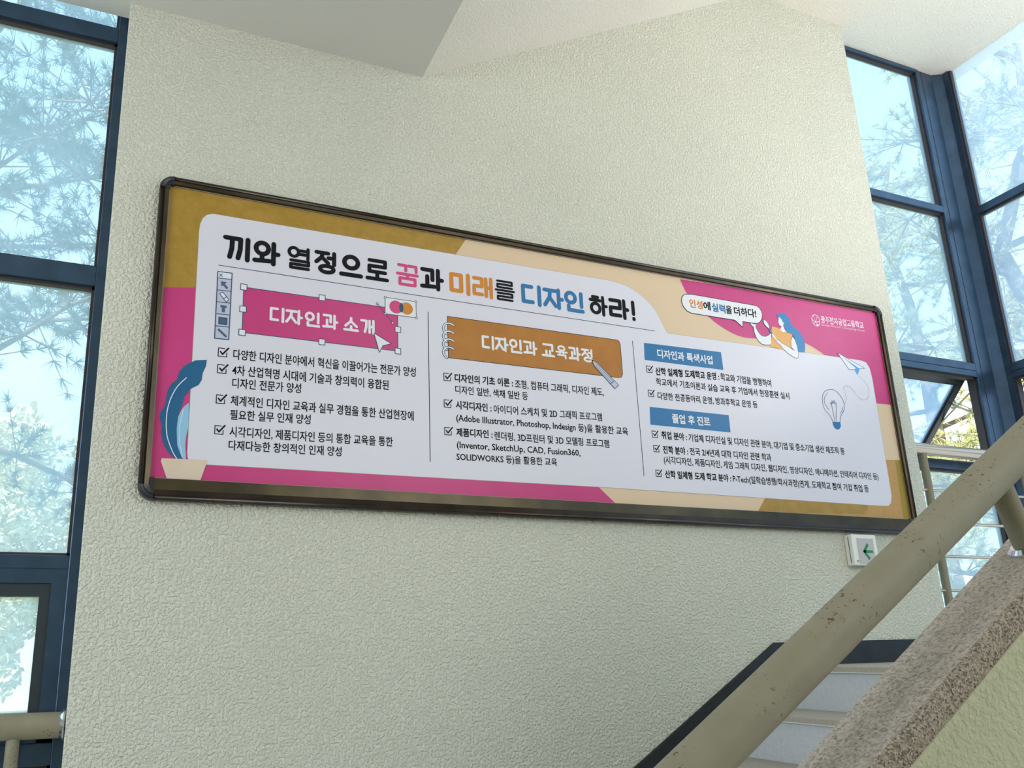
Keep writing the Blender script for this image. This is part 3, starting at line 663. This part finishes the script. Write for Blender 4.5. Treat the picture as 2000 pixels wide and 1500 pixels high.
q.poly(body, 'tool', 6).line(body, .003, 'navy', 6.4, closed=True).line([tuple(tip+d_*13+nn*1.6), tuple(end-d_*12+nn*2)], .002, 'navy', 6.4).line([tuple(tip+d_*13-nn*1.6), tuple(end-d_*12-nn*2)], .002, 'navy', 6.4)
q.line([tuple(end-d_*12+nn*4.9), tuple(end-d_*12-nn*4.9)], .003, 'navy', 6.4).poly([tuple(tip), tuple(tip+d_*4.5+nn*1.8), tuple(tip+d_*4.5-nn*1.8)], 'black', 6.6)
q.build('banner_print', ps)
zt1, zb1 = bp(941, 653.5).y, bp(941, 682).y
set_word([('디', 940.5, 965, 668, 'pale'), ('자', 966, 993, 672, 'pale'), ('인', 994, 1020, 675, 'pale'), ('과', 1021, 1049, 678, 'pale'), ('교', 1057, 1083, 683, 'pale'), ('육', 1084, 1108.5, 686, 'pale'), ('과', 1109.5, 1133.5, 690, 'pale'), ('정', 1134.5, 1158, 693, 'pale')], zt1, zb1, (zt1-zb1)*.165, ps, 'banner_word', 5.6)
# blue banners
for pts in ([(1258.5, 671), (1407, 689), (1411.5, 721.5), (1259.6, 702)], [(1269.6, 796), (1422, 812), (1425.5, 843.5), (1271, 828.5)]):
    Print().poly(pts, 'blue', 4).line(pts, .006, 'blue', 4.2, closed=True).build('banner_print', ps)
text("디자인과 특색사업", (1284, 698.5), (1392, 712), 15.5, 'pale', .026, 5.6, name='banner_text')
text("졸업 후 진로", (1313, 826), (1387.5, 833), 16.5, 'pale', .026, 5.6, name='banner_text')
# tool palette
q = Print(); tl, tr_, br_, bl = Vector((425.5, 530.5)), Vector((453.2, 534)), Vector((446.6, 663.5)), Vector((419, 661))
def tp(u, v): a = tl.lerp(tr_, u); b_ = bl.lerp(br_, u); return tuple(a.lerp(b_, v))
fr_ = [0, .095, .275, .452, .63, .813, 1]
q.poly([tp(0, 0), tp(1, 0), tp(1, 1), tp(0, 1)], 'tool', 4).poly([tp(0, 0), tp(1, 0), tp(1, fr_[1]), tp(0, fr_[1])], 'pale', 4.3)
q.line([tp(0, 0), tp(1, 0), tp(1, 1), tp(0, 1)], .0038, 'navy', 5, closed=True)
for v in fr_[1:-1]: q.line([tp(0, v), tp(1, v)], .0032, 'navy', 5)
q.line([tp(.12, .03), tp(.32, .07)], .003, 'toold', 5).line([tp(.32, .03), tp(.12, .07)], .003, 'toold', 5)
q.poly([tp(.25, .14), tp(.68, .145), tp(.30, .215)], 'toold', 5).line([tp(.4, .17), tp(.68, .228)], .010, 'toold', 5)
q.poly([tp(.2, .325), tp(.42, .30), tp(.88, .405), tp(.68, .44)], 'pale', 5).line([tp(.2, .325), tp(.42, .30), tp(.88, .405), tp(.68, .44)], .003, 'navy', 5.3, closed=True).line([tp(.48, .40), tp(.68, .365)], .003, 'navy', 5.3)
q.line([tp(.30, .51), tp(.74, .515)], .010, 'toold', 5, cap=False).line([tp(.52, .51), tp(.52, .60)], .012, 'toold', 5, cap=False)
q.poly([tp(.28, .685), tp(.76, .69), tp(.76, .775), tp(.28, .77)], 'toold', 5).line([tp(.24, .68), tp(.8, .685), tp(.8, .78), tp(.24, .775)], .004, 'navy', 5.3, closed=True)
q.line([tp(.26, .865), tp(.78, .955)], .009, 'toold', 5)
q.build('tool_palette_print', ps)
# plant
q = Print()
lf = [(404, 703), (382, 704), (362, 713), (350, 726), (345, 742), (335, 750), (327, 763), (324, 780), (322, 792), (313, 806), (312, 818), (316, 830), (315, 845), (318, 864), (327, 882), (342, 896), (356, 896), (346, 870), (345, 838), (348, 812), (356, 790), (360, 775), (372, 760), (388, 752), (394, 742), (396, 728), (402, 716)]
q.poly(lf, 'leaf', 5)
q.poly([tuple(p) for p in spline([(369, 787), (357, 797), (346, 820), (342, 845), (345, 870), (350, 888), (358, 896), (363, 895), (362, 870), (364, 850), (368, 835)], 4)], 'sky', 4.6)
q.line([tuple(p) for p in spline([(364, 738), (345, 757), (331, 785), (325, 815), (326, 850), (336, 880), (345, 896)], 4)], .0032, 'pale', 5.4)
q.line([(358, 800), (351, 830), (350, 860), (356, 892)], .002, 'pale', 5.2)
q.poly([(316, 895), (403, 899), (404, 903), (388, 948), (329, 945), (314, 901)], 'pot', 6)
for i in range(9): q.line([(320+i*4.2, 897), (332+i*2.6, 925-i*1.2)], .0013, 'beige', 6.3, cap=False)
q.build('plant_print', ps)
# speech bubble, figure drawing, brush
def z5(*pts): return [(1320+x/10, 560+y/10) for x, y in pts]
def z6(*pts): return [(1460+x/12.5, 590+y/12.5) for x, y in pts]
q = Print()
bub = z5((190, 148), (330, 155), (1560, 372), (1620, 410), (1665, 480), (1685, 560), (1670, 640), (1640, 690), (1590, 718), (1500, 712), (1300, 682), (1305, 795), (1150, 655), (300, 518), (210, 470), (140, 380), (108, 290), (115, 210), (150, 160))
q.poly(bub, 'pale', 5).line(bub, .0032, 'dark', 5.4, closed=True)
q.build('speech_bubble_print', ps)
text("인성", (1346.5, 600), (1373, 604.5), 15, 'orange', .03, 6, name='bubble_text'); text("에", (1374, 605.5), (1388, 606.5), 15, 'black', .03, 6, name='bubble_text')
text("실력", (1390.5, 608), (1417, 612.5), 15, 'blue', .03, 6, name='bubble_text'); text("을", (1418, 613), (1430, 614), 15, 'dark', .03, 6, name='bubble_text')
text("더하다!", (1434, 615.5), (1477.5, 621), 15, 'black', .03, 6, name='bubble_text')
q = Print()
arm = z6((60, 510), (130, 530), (190, 545), (240, 520), (190, 600), (230, 690), (290, 780), (350, 830), (430, 845), (500, 815), (575, 750), (580, 1045), (440, 1050), (350, 1030), (270, 960), (200, 850), (160, 740), (140, 610), (90, 570))
q.poly(arm, 'pale', 5).line(arm, .0028, 'toold', 5.2, closed=True)
q.poly(z6((590, 595), (760, 640), (800, 700), (950, 745), (1090, 790), (1055, 940), (1060, 1140), (900, 1170), (555, 1090), (590, 850), (575, 700)), 'dress', 5.4)
q.poly(z6((700, 360), (720, 300), (780, 268), (860, 265), (930, 300), (990, 370), (1040, 470), (1060, 560), (1150, 620), (1250, 720), (1330, 830), (1380, 950), (1400, 1060), (1390, 1235), (1235, 1225), (1210, 1090), (1170, 940), (1100, 800), (960, 740), (900, 640), (860, 520), (760, 370)), 'hair', 5.8)
q.poly(z6((755, 370), (780, 380), (830, 440), (855, 500), (895, 500), (870, 530), (865, 590), (900, 670), (950, 735), (860, 735), (780, 680), (825, 600), (800, 585), (765, 560), (745, 490)), 'pale', 6)
fa = z6((1090, 840), (1150, 920), (1195, 1050), (1225, 1190), (1240, 1290), (1225, 1370), (1150, 1365), (1000, 1270), (880, 1160), (800, 1060), (680, 960), (740, 920), (830, 1000), (960, 1080), (1060, 1140), (1140, 1190), (1060, 1100), (1055, 940))
q.poly(fa, 'pale', 6.2).line(fa, .0025, 'toold', 6.4, closed=True)
q.line(z6((520, 650), (590, 780)), .011, 'hair', 6.4).line(z6((600, 790), (700, 930)), .0085, 'pale', 6.5)
br2 = z6((375, 430), (440, 460), (500, 540), (525, 620), (510, 650), (450, 600), (395, 530))
q.poly(br2, 'pale', 6.4).line(br2, .0025, 'toold', 6.6, closed=True)
q.build('figure_print', ps)
# school mark and name
q = Print(); cm = bp(1593, 626); R_ = (bp(1593, 615.5)-cm).length
ring = [(cm.x+R_*.86*math.cos(a*math.pi/12), cm.y+R_*math.sin(a*math.pi/12)) for a in range(25)]
q.line(ring, .0042, 'logo', 4, px=False)
q.line([(cm.x-R_*.8, cm.y+R_*.1), (cm.x-.01, cm.y-.012), (cm.x+R_*.8, cm.y-.004)], .004, 'logo', 4, px=False)
q.line([(cm.x-R_*.4, cm.y+R_*.8), (cm.x-R_*.1, cm.y-.01), (cm.x+R_*.2, cm.y-R_*.8)], .0028, 'logo', 4, px=False)
q.line([(cm.x+R_*.45, cm.y+R_*.75), (cm.x+R_*.05, cm.y), (cm.x-R_*.5, cm.y-R_*.7)], .0028, 'logo', 4, px=False)
q.disc((cm.x+.008, cm.y-R_*.78), .009, .006, 'logo', 4.2, px=False)
q.build('emblem_print', ps)
text("광주전자공업고등학교", (1603.5, 630.5), (1687, 642.5), 12.5, 'logo', .022, 4, name='emblem_text')
text("Gwangju Electronic Technical High School", (1603.5, 636.3), (1688, 648.5), 5, 'logo', .0, 4, name='emblem_text')
# paper plane, flight path, bulb
def z8(*pts): return [(1580+x/8.82, 680+y/8.82) for x, y in pts]
q = Print()
q.poly(z8((485, 80), (955, 350), (865, 355), (835, 465), (775, 375), (690, 372)), 'pale', 5)
q.line(z8((485, 80), (955, 350), (865, 355)), .003, 'toold', 5.3).line(z8((485, 80), (690, 372), (790, 368)), .003, 'toold', 5.3)
q.poly(z8((560, 140), (830, 330), (870, 355), (835, 465), (780, 380), (800, 345)), 'plane', 5.5)
path = spline(z8((865, 485), (940, 560), (1000, 650), (1030, 750), (1010, 860), (940, 895), (860, 860), (780, 760), (700, 670), (620, 655), (590, 700), (625, 800), (640, 880), (605, 970)), 6)
for i in range(0, len(path)-1, 2): q.line([tuple(path[i]), tuple(path[i].lerp(path[i+1], .8))], .0034, 'toold', 5, cap=False)
q.build('paper_plane_print', ps)
q = Print()
bo = spline(z8((410, 1260), (350, 1150), (270, 1060), (230, 940), (230, 830), (270, 745), (350, 715), (430, 722), (520, 800), (590, 920), (600, 1060), (545, 1170), (530, 1275)), 5)
q.line([tuple(p) for p in bo], .003, 'toold', 5)
q.line([tuple(p) for p in spline(z8((320, 770), (265, 850), (270, 960), (345, 1065)), 4)], .0025, 'toold', 5)
q.line(z8((575, 1020), (570, 1080), (530, 1120)), .0025, 'toold', 5).line(z8((360, 935), (385, 970), (440, 1250)), .0025, 'toold', 5).line(z8((465, 960), (465, 1255)), .0025, 'toold', 5)
q.line(z8((360, 935), (390, 965), (392, 905), (410, 960), (428, 900), (440, 965), (465, 935)), .003, 'blue', 5)
q.poly(z8((405, 1265), (535, 1275), (545, 1350), (520, 1395), (480, 1405), (440, 1375), (412, 1330)), 'blue', 5.3)
q.build('light_bulb_print', ps)

# ------------------------------------------------------------------ outside
m_ground = mat('grass_ground', (128, 134, 84), .95, fn=f_mottle((112, 122, 70), (158, 152, 108), 3))
gr = B().box(-40, 60, 3.4, 90, -4.6, -4.5); struct(gr.build('floor', m_ground))
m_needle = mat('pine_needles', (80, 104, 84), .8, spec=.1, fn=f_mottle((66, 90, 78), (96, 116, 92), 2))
m_needle2 = mat('sunlit_pine_needles', (190, 184, 140), .8, fn=f_mottle((150, 154, 96), (212, 204, 154), 2))  # paler copy of the needles, sunlight put into the colour
m_bark = mat('pine_bark', (128, 108, 92), .95, fn=f_mottle((94, 84, 76), (134, 118, 104), 12))
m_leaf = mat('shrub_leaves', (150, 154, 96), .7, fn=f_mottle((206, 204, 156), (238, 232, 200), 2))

def mesh_fast(name, verts, tris, m):
    me = bpy.data.meshes.new(name); me.from_pydata(verts, [], tris); me.materials.append(m); me.update(); return me
def pine_meshes(seed, height, first, reach, nb_, tuft, dens):
    r = random.Random(seed); tb = B(); tw = []; tuf = []
    # trunk
    pts = [Vector((0, 0, 0))]; seg = 9
    for i in range(1, seg+1): pts.append(Vector((r.uniform(-.12, .12)*i*.35, r.uniform(-.12, .12)*i*.35, height*i/seg)))
    for i in range(seg): tb.tube(pts[i], pts[i+1], .17*(1-i/seg)+.03, 10, r2=.17*(1-(i+1)/seg)+.03, caps=False)
    bb = B()
    for k in range(nb_):
        h = first + (height-first)*(k+.5)/nb_; f_ = h/height*seg; i = min(seg-1, int(f_)); base = pts[i].lerp(pts[i+1], f_-i)
        az_ = k*2.4+r.uniform(-.5, .5); L_ = reach*(1-.55*(h-first)/(height-first))*r.uniform(.75, 1.15)
        d = Vector((math.cos(az_), math.sin(az_), r.uniform(-.05, .35))); p = base.copy(); n_ = 6
        for s_ in range(n_):
            q_ = p + d.normalized()*L_/n_; bb.tube(p, q_, .035*(1-s_/n_)+.006, 6, r2=.035*(1-(s_+1)/n_)+.006, caps=False)
            if s_ >= 1:
                for _ in range(dens):
                    sd = Vector((r.gauss(0, 1), r.gauss(0, 1), r.gauss(.25, .5))).normalized(); e_ = q_ + sd*r.uniform(.15, .55)*reach/2.2
                    bb.tube(q_, e_, .008, 4, r2=.003, caps=False)
                    for u_ in (.55, .8, 1.0): tuf.append((q_.lerp(e_, u_), sd))
            p = q_; d += Vector((r.uniform(-.3, .3), r.uniform(-.3, .3), r.uniform(-.1, .15)))
    V_, T_ = [], []
    for c_, sd in tuf:
        for _ in range(tuft):
            d = (sd*.75 + Vector((r.gauss(0, .6), r.gauss(0, .6), r.gauss(0, .6)))).normalized(); l_ = r.uniform(.09, .17)
            sidev = d.orthogonal().normalized(); sidev.rotate(Matrix.Rotation(r.uniform(0, 6.28), 3, d)); sidev *= .0045
            k0 = len(V_); V_ += [tuple(c_-sidev), tuple(c_+sidev), tuple(c_+d*l_)]; T_.append((k0, k0+1, k0+2))
    return tb, bb, V_, T_
def mk_tree(name, parts, loc, label, rot=0, group=None, sc=1.0):
    o = empty(name, loc, label, 'tree', group); o.rotation_euler.z = rot; o.scale = (sc, sc, sc)
    for nm, me in parts:
        c_ = bpy.data.objects.new(nm, me); link(c_, o)
        if nm != 'trunk': c_['kind'] = 'stuff'
    return o
def me_of(b_, name, m):
    o = b_.build(name, m); me = o.data; bpy.data.objects.remove(o); return me
tb, bb, V_, T_ = pine_meshes(11, 11, 5.8, 3.0, 24, 26, 10)
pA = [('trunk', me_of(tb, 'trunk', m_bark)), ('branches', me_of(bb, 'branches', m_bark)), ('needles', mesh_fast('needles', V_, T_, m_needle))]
tb, bb, V_, T_ = pine_meshes(23, 10, 3.0, 2.6, 24, 26, 9)
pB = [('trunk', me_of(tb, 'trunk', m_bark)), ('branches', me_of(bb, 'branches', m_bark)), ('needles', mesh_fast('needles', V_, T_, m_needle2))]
G_ = 'pines outside the windows'
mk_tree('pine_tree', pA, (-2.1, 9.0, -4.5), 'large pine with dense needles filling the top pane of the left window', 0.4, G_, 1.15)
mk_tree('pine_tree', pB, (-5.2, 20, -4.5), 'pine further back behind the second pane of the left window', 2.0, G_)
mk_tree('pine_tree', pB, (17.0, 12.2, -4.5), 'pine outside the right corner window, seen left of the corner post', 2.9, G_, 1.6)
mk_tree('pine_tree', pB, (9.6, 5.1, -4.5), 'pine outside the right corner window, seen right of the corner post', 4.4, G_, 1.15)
def shrub(loc, rx, rz, n_, seed, label, name='shrub'):
    r = random.Random(seed); V_, T_ = [], []
    for _ in range(n_):
        while True:
            p = Vector((r.uniform(-1, 1), r.uniform(-1, 1), r.uniform(-1, 1)))
            if .35 < p.length < 1+.12*math.sin(p.x*9+seed)+.12*math.sin(p.z*11): break
        c_ = Vector((p.x*rx, p.y*rx, p.z*rz)); d = Vector((r.gauss(0, 1), r.gauss(0, 1), r.gauss(.3, 1))).normalized(); s_ = d.orthogonal().normalized()*.045
        k0 = len(V_); V_ += [tuple(c_), tuple(c_+d*.07+s_), tuple(c_+d*.16), tuple(c_+d*.07-s_)]; T_.append((k0, k0+1, k0+2, k0+3))
    o = empty(name, loc, label, 'tree', 'leafy trees outside the left window')
    lo = bpy.data.objects.new('foliage', mesh_fast('foliage', V_, T_, m_leaf)); lo['kind'] = 'stuff'; link(lo, o); lo.location.z = -loc[2]*0
    h = loc[2]+4.5
    tq = B(); tq.tube((0, 0, -h), (0, 0, rz*.3), .12, 8, r2=.05, caps=False)
    for k in range(6):
        a = k*1.05; tq.tube((0, 0, -rz*.5), (rx*.6*math.cos(a), rx*.6*math.sin(a), rz*.3*math.sin(k*2)), .04, 6, r2=.01, caps=False)
    me = me_of(tq, 'stem', m_bark); link(bpy.data.objects.new('stem', me), o); return o
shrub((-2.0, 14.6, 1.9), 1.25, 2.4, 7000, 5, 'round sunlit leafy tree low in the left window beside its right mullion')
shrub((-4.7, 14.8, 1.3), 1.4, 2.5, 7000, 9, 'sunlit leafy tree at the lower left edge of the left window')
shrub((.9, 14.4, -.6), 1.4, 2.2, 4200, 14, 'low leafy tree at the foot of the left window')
# pale building beyond
bd = empty('building', (-16, 26, -4.5), 'pale building with a flat overhanging roof far outside the left window', 'building')
B().box(-26, -8.2, 24, 34, -4.5, 5.9).build('wall', mat('pale_render', (226, 218, 196), .9), bd)
B().box(-26.8, -7.4, 23.2, 34.8, 5.9, 6.6).box(-26.4, -7.8, 23.6, 34.4, 5.6, 5.9).build('roof', mat('roof_edge', (232, 226, 206), .8), bd)
for i in range(5):
    wf = B().box(-22+i*2.6, -20.4+i*2.6, 23.93, 24.02, 2.2, 3.9).build('window', m_frame, bd)
    B().box(-21.9+i*2.6, -20.5+i*2.6, 23.90, 23.94, 2.3, 3.8).build('pane', mat('far_pane', (120, 140, 150), .2), wf)
